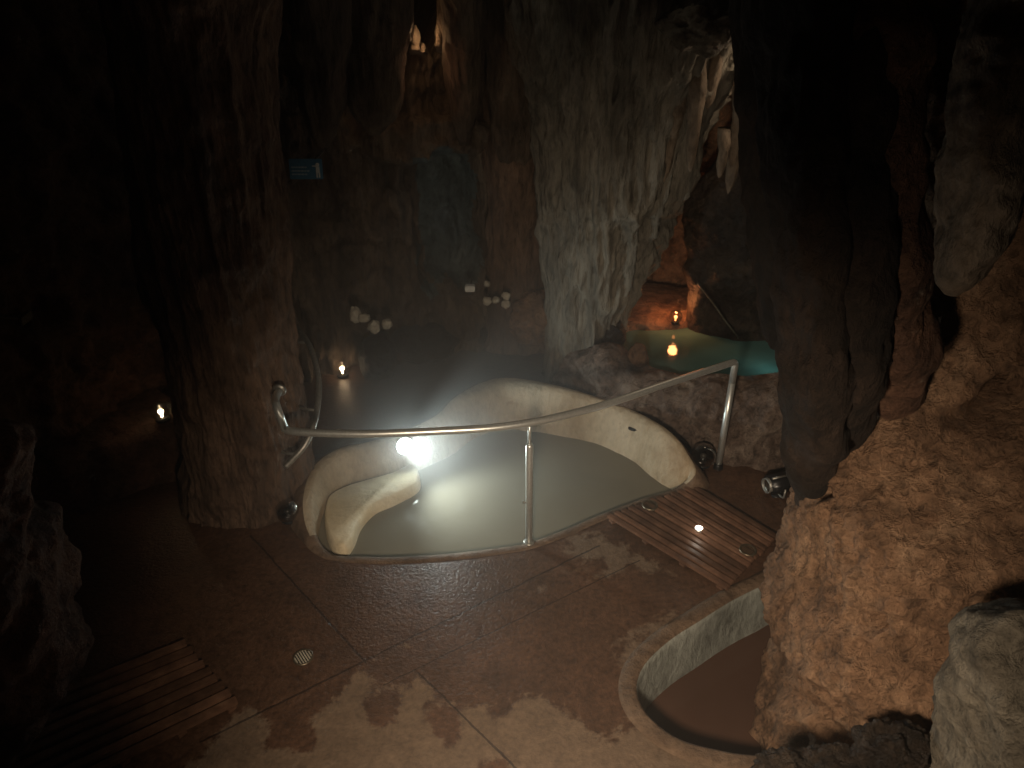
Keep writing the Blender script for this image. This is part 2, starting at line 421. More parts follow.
# ------------------------------------------------------------------ main pool
pc = at_z(500, 480)
pool = empty('plunge_pool', (pc.x, pc.y, 0), 'rounded sunken pool of milky beige water with a raised cream rim under the handrail', 'pool')
prof = []
N = len(rimc)
V = []; F = []; MI = []
for i, (p, n) in enumerate(zip(rimc, rimn)):
    x, y, z, w = p; h = z + .0
    nz = fbm(Vector((x * 4, y * 4, 3.0)), 3)
    k = sstep(.02, .2, z)
    wi = .02 * nz * k
    sec = [(-.06 - .02 * k, -.55), (-.055 * k - .005 + wi, -.10), (-.045 * k + wi, h * .3), (-.02 * k + wi, h * .7), (.0 + wi * .5, h * .93 + .003), (.02 + .01 * k, h + .008 + .012 * k * (1 + nz)),
           (w * .6, h + .010 + .012 * k), (w, h * .93 + .006), (w + .06 * k + .01, h * .6), (w + .16 * k + .02, -.03)]
    for o, zz in sec: V.append(Vector((x + n.x * o, y + n.y * o, zz)))
ns = len(sec)
for i in range(N):
    j = (i + 1) % N
    for a in range(ns - 1):
        F.append((i * ns + a, j * ns + a, j * ns + a + 1, i * ns + a + 1)); MI.append(0 if a < 6 and (rimc[i][2] > .04 or a < 1) else 1)
NR = 10    # near edge: brown concrete lip
rimo = mesh('rim', V, F, [M['cream'], M['rim_outer']], pool, True, MI)
WV = [Vector((p[0] - n.x * .0, p[1] - n.y * .0, WATER_Z)) for p, n in zip(rimc, rimn)]
cx = sum(v.x for v in WV) / N; cy = sum(v.y for v in WV) / N
V = []; F = []
for t in (1.0, .8, .6, .4, .2): V += [Vector((cx + (v.x - cx) * t, cy + (v.y - cy) * t, WATER_Z)) for v in WV]
F = grid_faces(5, N, True); V.append(Vector((cx, cy, WATER_Z))); F += [(4 * N + i, 4 * N + (i + 1) % N, 5 * N) for i in range(N)]
wo = mesh('water', V, F, M['water'], pool); wo['label'] = 'murky beige water surface'
V = [Vector((cx + (v.x - cx) * t, cy + (v.y - cy) * t, zz)) for t, zz in ((1.02, -.5), (.9, -.62), (.5, -.68)) for v in WV]
F = grid_faces(3, N, True) + [tuple(2 * N + i for i in range(N))]
mesh('basin', V, F, M['cream'], pool)
# pale stone ledge standing out of the water along the left side
LG = [(324, 512), (330, 497), (348, 487), (387, 477), (405, 467), (414, 466), (420, 474), (418, 487), (395, 500), (375, 509), (361, 524), (354, 541), (346, 551), (333, 548), (326, 533)]
lg = closed([tuple(at_z(x, y, -.01)[:2]) for x, y in LG], 110); ln = normals(lg); V = []
LS = ((.0, -.5), (.0, -.08), (-.004, -.02), (-.014, .012), (-.022, .024), (-.03, .030))
for o, zz in LS:
    for p, n in zip(lg, ln):
        q = Vector((p[0] + n.x * o, p[1] + n.y * o, zz)); V.append(q + Vector((0, 0, (.016 * fbm(q * 5, 3) if zz > 0 else 0))))
nl = len(lg); F = grid_faces(len(LS), nl, True) + [tuple((len(LS) - 1) * nl + i for i in range(nl))]
lo = mesh('stone_ledge', V, F, M['ledge'], pool); lo['label'] = 'pale cream stone ledge at the waterline'
# overflow slot in the rim
sl = at_z(634, 430, .19)
MB().box(sl, (.10, .012, .028), (Vector((.80, -.6, 0)), Vector((.6, .8, 0)), Vector((0, 0, 1))), .004).build('overflow_slot', M['blackplastic'], pool)

# flood lamp of the pool
lp = at_y(405, 446, 4.705)
lamp = empty('flood_lamp', lp, 'glaring cool white round lamp at the rim of the milky pool', 'lamp')
ax = ax_pool = (CAM + Vector((.6, 0, -1.2)) - lp).normalized()
MB().lathe(lp, [(0, -.07), (.05, -.065), (.06, -.02), (.070, .0), (.070, .012), (.063, .012), (.062, .004), (0, .004)], 28, ax).build('housing', M['dull_steel'], lamp)
MB().lathe(lp, [(0, .016), (.04, .013), (.0615, .005)], 28, ax).build('lens', M['lamp_cool'], lamp)
MB().tube([lp - ax * .06, lp - ax * .10 + Vector((-.01, .03, .02)), lp + Vector((-.03, .16, .03))], .012).build('bracket', M['dull_steel'], lamp)

# ------------------------------------------------------------------ corner pool (front right)
lc = at_z(715, 690)
pool2 = empty('dipping_pool', (lc.x, lc.y, -.35), 'still pool of dark brown water with a grey curved wall at front right', 'pool')
V = []; N2 = len(lowc)
for p, n in zip(lowc, lown):
    nz = fbm(Vector((p[0] * 5, p[1] * 5, 1)), 3) * .008
    for o, zz in ((-.05, -.8), (-.03, -.36), (-.012 + nz, -.2), (-.004 + nz, -.04), (.004, .004), (.02, .012), (.07, .012), (.10, .004), (.105, -.03)):
        V.append(Vector((p[0] + n.x * o, p[1] + n.y * o, zz)))
F = []; MI = []
for i in range(N2):
    j = (i + 1) % N2
    for a in range(8): F.append((i * 9 + a, j * 9 + a, j * 9 + a + 1, i * 9 + a + 1)); MI.append(0 if a < 4 else 1)
mesh('rim', V, F, [M['greyplaster'], M['rim_outer']], pool2, True, MI)
cx = sum(p[0] for p in lowc) / N2; cy = sum(p[1] for p in lowc) / N2
V = [Vector((cx + (p[0] - cx) * t, cy + (p[1] - cy) * t, -.36)) for t in (1.0, .6) for p in lowc] + [Vector((cx, cy, -.36))]
F = grid_faces(2, N2, True) + [(N2 + i, N2 + (i + 1) % N2, 2 * N2) for i in range(N2)]
mesh('water', V, F, M['brownwater'], pool2)
V = [Vector((cx + (p[0] - cx) * t, cy + (p[1] - cy) * t, zz)) for t, zz in ((1.02, -.75), (.5, -.85)) for p in lowc]
mesh('basin', V, grid_faces(2, N2, True) + [tuple(N2 + i for i in range(N2))], M['greyplaster'], pool2)

# ------------------------------------------------------------------ cave walls
def wall(name, path, nrm_side, n, mats, disp, z0=-.15, z1=4.7, nz=110, mat_of=None):
    P = catmull(path, n); V = []
    for i in range(n):
        a, b = P[max(i - 1, 0)], P[min(i + 1, n - 1)]; t = Vector((b[0] - a[0], b[1] - a[1], 0)).normalized()
        nr = Vector((-t.y, t.x, 0)) * nrm_side
        for k in range(nz):
            z = z0 + (z1 - z0) * k / (nz - 1); p = Vector((P[i][0], P[i][1], z))
            V.append(p + nr * disp(p))
    F = grid_faces(n, nz); MI = None
    if mat_of: MI = [mat_of((V[f[0]] + V[f[2]]) / 2) for f in F]
    o = mesh(name, V, F, mats, None, True, MI)
    return tag(o, None, None, None, 'structure')
fbk, flf, frt = flute(.13, 3.2, 3, .25, .09), flute(.09, 2.2, 5, .3, .10), lumpy(.28, 1.4, 9, .05, 5)
NOTCH = at_y(427, 52, 6.45)
NIC = at_y(447, 225, 6.6)
def back_d(p):
    d = fbk(0, p.z, p) + .10 * fbm(p * 1.1, 3)
    k = sstep(-.06, .10, (p.z - NOTCH.z) * .6 - abs(p.x - NOTCH.x + .02 * math.sin(p.z * 9)))
    d -= 1.5 * k                                                   # the cleft high up
    e = 1 - abs((p.x - NIC.x) / .29) ** 3 - abs((p.z - NIC.z) / .68) ** 4 + .5 * fbm(p * 3.5, 3)
    q = sstep(-.3, .6, e)
    d = d * (1 - .4 * q) - .30 * q                                   # the pale niche
    q = sstep(.2, .6, 1 - ((p.x + .75) / .7) ** 2 - ((p.z - 2.05) / .25) ** 2); d += .16 * q   # an overhang left of it
    d -= .25 * sstep(.75, .15, p.z) * sstep(-1.8, -1.2, p.x) * sstep(.1, -.3, p.x) * 0
    return d
def back_m(p):
    e = 1 - abs((p.x - NIC.x) / .27) ** 3 - abs((p.z - NIC.z) / .66) ** 4 + .9 * fbm(p * 4.5, 4)
    return 1 if e > 0 else 0
wall('wall_back', [(-2.5, 5.7), (-2.0, 6.1), (-1.55, 6.35), (-.85, 6.6), (-.3, 6.8), (.3, 7.1), (.9, 7.5)], -1, 300, [M['flute'], M['blue_rock']], back_d, nz=190, mat_of=back_m)
wall('wall_right', [(.75, 7.25), (1.1, 7.35), (1.6, 7.2), (2.1, 7.1), (2.9, 6.9), (3.7, 5.8), (4.3, 4.0), (4.4, 2.0), (4.3, .2)], -1, 240, [M['orange']], lambda p: frt(0, 0, p), nz=110)
wall('wall_left', [(-2.2, 5.75), (-2.75, 5.3), (-3.1, 4.7), (-3.4, 4.0), (-3.7, 3.0), (-3.9, 1.6), (-3.9, .2)], 1, 200, [M['redbrown']], lambda p: flf(0, 0, p) + .12 * fbm(p * 1.5, 3), nz=120)
V = []
for i in range(60):
    for j in range(60):
        x, y = -4.8 + 9.6 * i / 59, -.6 + 9.4 * j / 59
        V.append(Vector((x, y, 4.3 + .35 * fbm(Vector((x * .9, y * .9, 0)), 4))))
tag(mesh('ceiling', V, grid_faces(60, 60), M['flute']), None, None, None, 'structure')

# ------------------------------------------------------------------ rock bodies
column('rock_column', px_rows([(560, 172, 318, 4.42, .44), (505, 184, 314, 4.42, .42), (470, 188, 308, 4.42, .40), (430, 188, 302, 4.42, .40), (380, 182, 294, 4.42, .40), (330, 172, 286, 4.44, .40),
       (250, 148, 280, 4.46, .42), (150, 138, 272, 4.48, .45), (40, 125, 268, 4.5, .5), (-100, 100, 285, 4.5, .6), (-260, 80, 290, 4.5, .7)]), M['brown_flute'],
       'broad fluted brown rock column left of the milky pool, handrail fixed to it', 'rock column', 220, 360, flute(.05, 8.0, 2, .15, .03))
mid = column('rock_column', px_rows([(420, 535, 645, 6.15, .46), (392, 548, 622, 6.15, .36), (372, 560, 604, 6.15, .30), (340, 562, 608, 6.15, .30), (300, 560, 620, 6.15, .34), (250, 557, 642, 6.15, .40), (215, 555, 658, 6.15, .44),
       (180, 553, 676, 6.15, .5), (120, 548, 694, 6.15, .52), (60, 530, 735, 6.15, .6), (0, 520, 752, 6.15, .65), (-100, 510, 770, 6.15, .7), (-250, 500, 790, 6.15, .8)]), M['grey_flute'],
       'grey draped stalactite column narrowing down to the floor behind the pool', 'rock column', 190, 260, flute(.17, 6.5, 11, .12, .025))

# the large orange formation on the right
PITS = [(1008, 408, .09, .55), (975, 425, .06, .25), (940, 590, .045, .10), (925, 610, .035, .08), (985, 618, .06, .12), (905, 462, .05, .09), (934, 450, .04, .07), (823, 492, .04, .16), (905, 648, .03, .07), (880, 620, .025, .06), (840, 715, .03, .06), (955, 560, .03, .07), (930, 520, .03, .06)]
PITS = [(ray(x, y).normalized(), r, h) for x, y, r, h in PITS]
lum = lumpy(.10, 2.2, 4, .04, 6.5)
def big_d(a, z, p):
    d = lum(a, z, p) + .05 * ridge(p * 3.1 + Vector((4, 1, 2)), 3) + .02 * fbm(p * 18, 4) - .03 * max(0, fbm(p * 9 + Vector((8, 2, 5)), 3) - .15)
    for c, r, h in PITS:
        v = p - CAM; q = (v - c * v.dot(c)).length + .03 * fbm(p * 8, 2)
        if q < r * 3 and p.y < 3.3: d -= h * math.exp(-(q / r) ** 2)
    return d
def big_rows():
    L = [(830, 768, 2.55, .95), (770, 772, 2.6, .92), (720, 780, 2.65, .9), (660, 788, 2.7, .9), (610, 796, 2.75, .9), (570, 808, 2.8, .9), (530, 816, 2.85, .92), (490, 816, 2.95, .98), (450, 820, 3.1, 1.0),
         (400, 826, 3.3, .92), (340, 836, 3.5, .8), (250, 850, 3.7, .62), (120, 860, 3.8, .55), (0, 860, 3.85, .55), (-120, 860, 3.9, .6), (-260, 860, 3.9, .7)]
    out = []
    for y, xl, Y, ry in L:
        a = at_y(xl, y, Y); out.append((a.z, (a.x + 4.2) / 2, Y, (4.2 - a.x) / 2, ry))
    return sorted(out)
column('rock_formation', big_rows(), M['orange'], 'huge rough orange-brown rock mass filling the right side of the view', 'rock formation', 260, 420, big_d, power=.85)
# dark folds above it; second and third are added to stand in for shade
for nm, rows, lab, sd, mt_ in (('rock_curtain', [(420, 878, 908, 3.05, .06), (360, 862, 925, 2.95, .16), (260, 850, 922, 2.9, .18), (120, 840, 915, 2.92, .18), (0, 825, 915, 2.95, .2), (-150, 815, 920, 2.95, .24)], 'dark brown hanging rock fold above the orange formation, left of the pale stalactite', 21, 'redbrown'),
                          ('rock_curtain', [(508, 798, 810, 3.12, .04), (480, 792, 824, 3.02, .10), (430, 788, 838, 2.9, .17), (360, 787, 846, 2.82, .19), (300, 783, 848, 2.85, .2), (200, 775, 850, 2.9, .22), (60, 762, 850, 3.0, .22), (-150, 755, 850, 3.0, .24)], 'added dark fold standing in for shade along the left edge of the orange formation', 23, 'shade_rock'),
                          ('rock_curtain', [(455, 832, 848, 3.0, .04), (420, 822, 866, 2.92, .10), (370, 822, 880, 2.84, .15), (300, 822, 884, 2.82, .17), (200, 822, 884, 2.86, .19), (60, 820, 880, 2.95, .2), (-150, 815, 880, 3.0, .22)], 'second added fold standing in for shade between the left edge fold and the brown fold of the orange formation', 24, 'shade_rock'),
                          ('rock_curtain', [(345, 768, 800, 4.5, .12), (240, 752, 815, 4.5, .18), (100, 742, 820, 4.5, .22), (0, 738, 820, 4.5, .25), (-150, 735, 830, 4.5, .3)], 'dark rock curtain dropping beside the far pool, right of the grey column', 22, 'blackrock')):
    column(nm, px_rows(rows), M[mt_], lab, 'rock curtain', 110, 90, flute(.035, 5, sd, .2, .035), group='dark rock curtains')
column('stalactite', px_rows([(294, 945, 958, 2.15, .02), (284, 938, 968, 2.15, .05), (268, 936, 982, 2.15, .08), (235, 937, 997, 2.15, .11), (190, 941, 1010, 2.15, .12), (120, 950, 1030, 2.15, .13), (50, 962, 1050, 2.15, .15), (0, 975, 1060, 2.15, .17), (-120, 985, 1100, 2.15, .22), (-300, 990, 1130, 2.15, .3)]),
       M['stalactite'], 'thick pale grey stalactite hanging at the upper right corner', 'stalactite', 120, 90, lumpy(.05, 5, 6, .012, 14))
column('boulder', px_rows([(830, 938, 1200, 1.72, .40), (768, 948, 1190, 1.72, .38), (720, 957, 1170, 1.72, .34), (680, 962, 1140, 1.72, .28), (645, 985, 1100, 1.72, .18), (622, 1010, 1060, 1.72, .06), (617, 1030, 1040, 1.72, .02)]), M['grey'],
       'pale grey boulder at the bottom right corner', 'boulder', 80, 120, lumpy(.07, 3.5, 8, .02, 11))
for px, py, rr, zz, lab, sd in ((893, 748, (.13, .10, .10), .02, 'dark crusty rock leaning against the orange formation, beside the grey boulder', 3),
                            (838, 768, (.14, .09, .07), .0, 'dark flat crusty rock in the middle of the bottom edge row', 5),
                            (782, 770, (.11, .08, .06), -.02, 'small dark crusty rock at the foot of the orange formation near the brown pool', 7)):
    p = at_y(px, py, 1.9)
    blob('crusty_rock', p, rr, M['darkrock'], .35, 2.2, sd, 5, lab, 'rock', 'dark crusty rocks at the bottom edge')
column('boulder', px_rows([(840, -300, 40, 2.55, .7), (768, -300, 45, 2.55, .7), (700, -300, 62, 2.55, .68), (650, -300, 70, 2.55, .62), (600, -300, 58, 2.55, .55), (560, -300, 46, 2.55, .5), (540, -300, 22, 2.55, .44), (500, -300, 14, 2.55, .40), (465, -300, 12, 2.55, .34), (440, -280, -2, 2.55, .2), (425, -250, -30, 2.55, .05)]),
       M['redbrown'], 'dark red-brown rock mass at the left edge of the view', 'boulder', 120, 160, lumpy(.10, 3.0, 12, .035, 8))

# low ledge on the left
LP = [at_z(x, y, .42) for x, y in ((-60, 500), (20, 477), (80, 455), (130, 438), (165, 430), (200, 420))]
path = catmull([(p.x, p.y) for p in LP], 70); V = []
for i, (x, y) in enumerate(path):
    for dx, dz in ((.06, -.1), (.03, .15), (.0, .34), (-.03, .40), (-.12, .42), (-.5, .43), (-.9, .44)):
        p = Vector((x - dx * -.75 + 0, y - dx * .65, dz)); p = Vector((x + dx * .75, y - dx * .65, dz))
        V.append(p + Vector((.03 * fbm(p * 4, 3), -.03 * fbm(p * 4 + Vector((3, 3, 3)), 3), .02 * fbm(p * 5, 3))))
tag(mesh('rock_ledge', V, grid_faces(70, 7), M['redbrown']), 'low dark rock ledge along the left wall carrying a lit lamp', 'rock ledge')

# low rock wall between the pool and the far pool
WP = [(.45, 5.75, .42), (.62, 5.62, .55), (.80, 5.42, .62), (1.0, 5.3, .50), (1.3, 5.12, .50), (1.55, 5.0, .57), (1.8, 4.92, .60), (2.2, 4.88, .68), (2.8, 4.85, .8), (3.4, 4.9, .85)]
path = catmull(WP, 170); V = []; sec = []
for i, (x, y, h) in enumerate(path):
    a, b = path[max(i - 1, 0)], path[min(i + 1, 169)]; t = Vector((b[0] - a[0], b[1] - a[1], 0)).normalized(); n = Vector((-t.y, t.x, 0))
    prof = catmull([(-.22, -.1), (-.17, h * .3), (-.11, h * .65), (-.03, h * .93), (.08, h), (.2, h * .93), (.3, h * .5), (.35, -.1)], 36)
    for o, z in prof:
        p = Vector((x, y, z)) + n * o
        w = .13 * fbm(p * 3.0 + Vector((2, 7, 1)), 5) + .05 * ridge(p * 7, 3)
        V.append(p + (-n * .8 + Vector((0, 0, .5))) * w)
tag(mesh('rock_bank', V, grid_faces(170, 36), M['mottled']), 'rough brown rock bank between the milky pool and the teal pool', 'rock bank')
blob('boulder', at_y(637, 365, 5.45), (.09, .10, .19), M['orange'], .12, 1.6, 15, 4, 'upright tan boulder on the rock bank just right of the grey column', 'boulder')
blob('boulder', at_y(612, 335, 5.85), (.11, .12, .15), M['darkrock'], .3, 2.0, 16, 4, 'dark hollowed rock at the right foot of the grey column', 'boulder')

# far pool
fw = [(0.75, 5.75), (1.0, 5.42), (1.35, 5.25), (1.8, 5.05), (2.4, 5.0), (3.2, 5.1), (3.5, 5.6), (3.0, 6.1), (2.2, 6.2), (1.7, 6.35), (1.2, 6.4), (.9, 6.2)]
fw = closed(fw, 60); cx = sum(p[0] for p in fw) / 60; cy = sum(p[1] for p in fw) / 60
fp = empty('far_pool', (cx, cy, .4), 'teal lit pool in the chamber behind the rock bank', 'pool')
V = [Vector((cx + (p[0] - cx) * t, cy + (p[1] - cy) * t, .46)) for t in (1, .6, .3) for p in fw]
mesh('water', V, grid_faces(3, 60, True) + [tuple(120 + i for i in range(60))], M['tealwater'], fp)
V = [Vector((cx + (p[0] - cx) * t, cy + (p[1] - cy) * t, z)) for t, z in ((1.03, .5), (1.04, .2), (1.0, -.05)) for p in fw]
mesh('basin', V, grid_faces(3, 60, True) + [tuple(120 + i for i in range(60))], M['rim_outer'], fp)
column('rock_bank', [(-.1, 1.25, 6.65, .95, .52), (.3, 1.25, 6.65, .9, .50), (.50, 1.25, 6.65, .82, .46), (.54, 1.25, 6.68, .7, .36), (.56, 1.25, 6.7, .3, .1)], M['orange'], 'orange lit rock shore at the back of the far pool', 'rock bank', 40, 120, lumpy(.08, 3, 31, .03, 8))
column('rock_pillar', px_rows([(352, 684, 806, 6.2, .22), (330, 688, 806, 6.2, .24), (280, 690, 810, 6.2, .26), (230, 690, 815, 6.2, .26), (190, 690, 815, 6.2, .28), (150, 725, 815, 6.2, .24), (80, 748, 825, 6.2, .24), (0, 755, 830, 6.2, .3), (-150, 755, 840, 6.2, .3), (-300, 755, 840, 6.2, .35)]), M['darkrock'],
       'dark rock pillar rising from the far teal pool', 'rock pillar', 90, 90, lumpy(.09, 3, 33, .03, 8))

# stalactites on the right side of the grey column
ST = [(683, 60, 664, 182, 9, 'longest stalactite with a tan lit edge on the right flank of the grey column'), (660, 110, 646, 196, 9, 'stalactite immediately left of the longest lit one on the grey column'), (697, 85, 690, 172, 8, 'knobbly tan stalactite just right of the longest lit one'),
      (716, 60, 707, 110, 7, 'short high tan stalactite under the rock lip, right of the knobbly one'), (740, 120, 728, 194, 8, 'isolated tan stalactite hanging nearest the dark right rock'), (644, 90, 630, 190, 8, 'leftmost long stalactite on the right flank of the grey column'),
      (724, 150, 719, 178, 5, 'small grey stalactite beside the isolated tan one')]
for i, (x0, y0, x1, y1, w, lab) in enumerate(ST):
    Y = (5.60, 5.66, 5.55, 5.62, 5.58, 5.70, 5.50)[i]; w *= .66; rows = []
    for t in (-.7, -.3, 0, .25, .5, .75, .9, 1.0):
        x, y = x0 + (x1 - x0) * t, y0 + (y1 - y0) * t; r = w * (1.5 if t < 0 else (1 + .3 * (1 - t)) * math.sqrt(max(0, 1 - t ** 3)) + .06)
        p = at_y(x, y, Y); rr = r / FPX * 6.3 * (1 + .12 * math.sin(t * 14 + i)); rows.append((p.z, p.x, p.y + (.12 if t < 0 else 0) * -t, rr, rr * 1.1))
    column('stalactite', sorted(rows), M['stalactite'], lab, 'stalactite', 50, 30, lumpy(.02, 6, 40 + i, .01, 12), group='stalactites beside the grey column')
p = at_y(705, 25, 5.4)
blob('hanging_rock', p, (.26, .26, .16), M['grey'], .3, 2.0, 51, 5, 'grey rock lip overhanging the stalactites right of the grey column', 'rock')
column('hanging_rock', [(p.z - .02, p.x, p.y, .18, .18), (p.z + .3, p.x + .02, p.y + .1, .24, .26), (4.3, p.x + .05, p.y + .25, .4, .4)], M['darkrock'], 'dark rock stem rising to the roof above the grey lip', 'rock', 40, 60, lumpy(.08, 3, 52, .02, 8))

# curtains at the back left
for i, (xa, xb, yb, Y, lab) in enumerate(((300, 345, 122, 5.75, 'dark fluted curtain hanging above the blue sign'), (345, 405, 110, 6.0, 'dark fluted curtain hanging left of the lit cleft'), (446, 482, 120, 6.35, 'dark fluted curtain hanging right of the lit cleft'),
                                          (488, 540, 150, 6.45, 'brown fluted curtain hanging left of the grey column'))):
    rows = [(yb + 25, (xa + xb) / 2 - 4, (xa + xb) / 2 + 4, Y, .03), (yb, xa + 8, xb - 8, Y, .10), (yb - 50, xa + 2, xb - 2, Y, .16), (0, xa - 4, xb + 2, Y, .22), (-120, xa - 10, xb + 10, Y, .3), (-260, xa - 10, xb + 10, Y, .35)]
    column('rock_curtain', px_rows(rows), M['flute'], lab, 'rock curtain', 90, 90, flute(.05, 7, 60 + i, .15, .03), group='fluted curtains on the back wall')
column('rock_column', px_rows([(345, 488, 552, 6.6, .2), (300, 490, 548, 6.6, .2), (250, 492, 545, 6.6, .2), (200, 490, 545, 6.6, .22), (130, 488, 545, 6.65, .24), (40, 485, 545, 6.7, .26), (-160, 480, 550, 6.7, .3)]), M['brown_flute'],
       'slim reddish fluted column between the pale niche and the grey column', 'rock column', 110, 90, flute(.05, 7, 71, .15, .03))
blob('boulder', at_y(535, 318, 6.35), (.22, .2, .26), M['orange'], .25, 2, 73, 4, 'red-brown boulder at the left foot of the grey column', 'boulder')
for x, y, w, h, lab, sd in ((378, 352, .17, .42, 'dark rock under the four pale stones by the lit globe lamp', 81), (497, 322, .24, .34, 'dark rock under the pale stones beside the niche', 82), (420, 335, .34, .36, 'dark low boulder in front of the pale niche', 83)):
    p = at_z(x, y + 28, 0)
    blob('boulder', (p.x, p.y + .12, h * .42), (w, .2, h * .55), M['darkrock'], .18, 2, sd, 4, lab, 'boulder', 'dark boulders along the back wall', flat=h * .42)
# pale stones
PS = [(355, 315, .05, .085, 5.75, 'knobbly pale stone, leftmost of the four over the dark rock'), (364, 318, .055, .045, 5.7, 'oval pale stone, second from left over the dark rock'), (374, 327, .058, .065, 5.65, 'largest pale stone, lowest of the four over the dark rock'), (387, 324, .05, .05, 5.68, 'round pale stone, rightmost of the four over the dark rock'),
      (487, 284, .035, .03, 6.25, 'small dim stone above the others right of the white box'), (487, 301, .045, .042, 6.15, 'tan stone, left one of the pair right of the white box'), (496, 300, .040, .035, 6.15, 'tan stone, right one of the touching pair beside the niche'), (506, 296, .042, .042, 6.15, 'upper tan stone of the stacked two near the grey column'), (506, 304, .045, .04, 6.12, 'lower tan stone of the stacked two near the grey column')]
for i, (x, y, a, b, Y, lab) in enumerate(PS):
    blob('pale_stone', at_y(x, y, Y), (a * .84, a * .76, b * .84), M['pale'], .26, 1.5, 90 + i, 4, lab, 'stone', 'pale stones on the back ledge')

# ------------------------------------------------------------------ lit formations in the high cleft
for i, (x, y0, y1, w, lab) in enumerate(((409, 40, 21, 4, 'lit orange stalagmite, leftmost in the high cleft'), (415, 50, 25, 5, 'broad lit orange stalagmite second from left in the high cleft'), (423, 52, 43, 2.2, 'tiny lit stalagmite at the bottom of the high cleft'), (438.5, 45, 18, 3, 'slender pale lit stalagmite right in the high cleft'))):
    rows = []; Y = 6.42
    for t, k in ((-1.2, 1.6), (-.4, 1.3), (0, 1.1), (.2, .8), (.45, 1.0), (.7, .8), (.85, .5), (1, .1)):
        p = at_y(x, y0 + (y1 - y0) * t, Y); rr = max(.006, w * k / FPX * 6.5); rows.append((p.z, p.x, Y - min(0, t) * .6, rr, rr))
    column('stalagmite', sorted(rows), M['stalactite'], lab, 'stalagmite', 30, 20, lumpy(.012, 12, 100 + i, .006, 20), group='lit stalagmites in the high cleft')

# ------------------------------------------------------------------ handrails
A = [(285, 429.5), (300, 432), (340, 433.5), (380, 433.5), (440, 431), (490, 428), (531, 422.5), (570, 414), (610, 403), (660, 386), (700, 373), (734, 362)]
RZ = .915
rail_pts = [at_z(x, y, RZ) for x, y in A]
rail_c = [Vector(p) for p in catmull(rail_pts, 60)]
base_r = at_z(718, 468, 0); base_m = at_z(529, 543, 0)
L0 = at_y(275, 398, 4.02)
hr = empty('handrail', base_m, 'long curved steel handrail across the front of the milky pool', 'handrail')
up = at_y(276, 405, 3.88)
main = bend([L0 + Vector((0, .12, 0)), L0, up - Vector((0, .0, .0)), rail_c[0]], .05)[:-1] + rail_c[:-1] + bend([rail_c[-2], rail_c[-1] + Vector((.01, 0, 0)), base_r + Vector((0, 0, .75))], .06)[1:]
main = [p for i, p in enumerate(main) if i == 0 or (p - main[i - 1]).length > 1e-3]
MB().tube(main, .024, 18).build('rail', M['steel'], hr)
MB().tube([main[-1], base_r + Vector((0, 0, -.01))], .024, 18).build('post', M['steel'], hr)
MB().lathe(base_r, [(.0, .045), (.026, .045), (.034, .035), (.036, .0), (.036, -.01)], 24).build('base_collar', M['blackplastic'], hr)
mt = rail_c[min(range(60), key=lambda i: (rail_c[i].xy - base_m.xy).length)]
bm_ = base_m.copy(); top = Vector((mt.x, mt.y, RZ)); pst = MB()
pst.tube([bm_ + Vector((0, 0, -.02)), bm_.lerp(top, .82), bm_.lerp(top, .84)], [.024, .024, .018], 18).tube([bm_.lerp(top, .83), top], .011, 12)
po = pst.build('post', M['steel'], hr)
q = bm_.lerp(top, .36)
MB().tube([q + Vector((-.045, 0, 0)), q + Vector((-.02, 0, 0))], .010, 10).build('knob', M['dull_steel'], po)
MB().lathe(bm_, [(.0, .02), (.03, .02), (.038, .012), (.04, .0), (.04, -.01)], 24).build('base_collar', M['dull_steel'], hr)
MB().lathe(L0 + Vector((0, .10, 0)), [(.0, .012), (.04, .012), (.045, 0), (.0, 0)], 24, (0, -1, 0)).build('wall_flange', M['dull_steel'], hr)

C = [(297, 328, 1.02), (308, 343, .98), (316, 365, .91), (319, 390, .83), (315, 420, .73), (305, 445, .62), (285, 467, .50)]
cp = [Vector(p) for p in catmull([at_z(x, y, z) for x, y, z in C], 50)]
g = empty('handrail', at_z(300, 500, 0), 'short bowed steel grab rail curving around the right side of the brown column', 'handrail')
MB().tube(cp, .020, 16).build('rail', M['dull_steel'], g)
for k in (8, 30, 44):
    MB().tube([cp[k], cp[k] + Vector((-.10, .05, -.02)), cp[k] + Vector((-.22, .14, -.02))], .010, 10).build('bracket', M['dull_steel'], g)
C = [at_y(697, 283, 5.90), at_y(712, 302, 5.88), at_y(726, 322, 5.88), at_y(738, 337, 5.90)]
f = empty('cable', at_z(738, 342, .46), 'thin dark cable slanting down the dark pillar to the far teal pool', 'cable')
MB().tube([Vector(p) for p in catmull(C, 20)] + [C[-1] + Vector((.01, .03, -.03))], .007, 10).build('cable', M['bronze'], f)

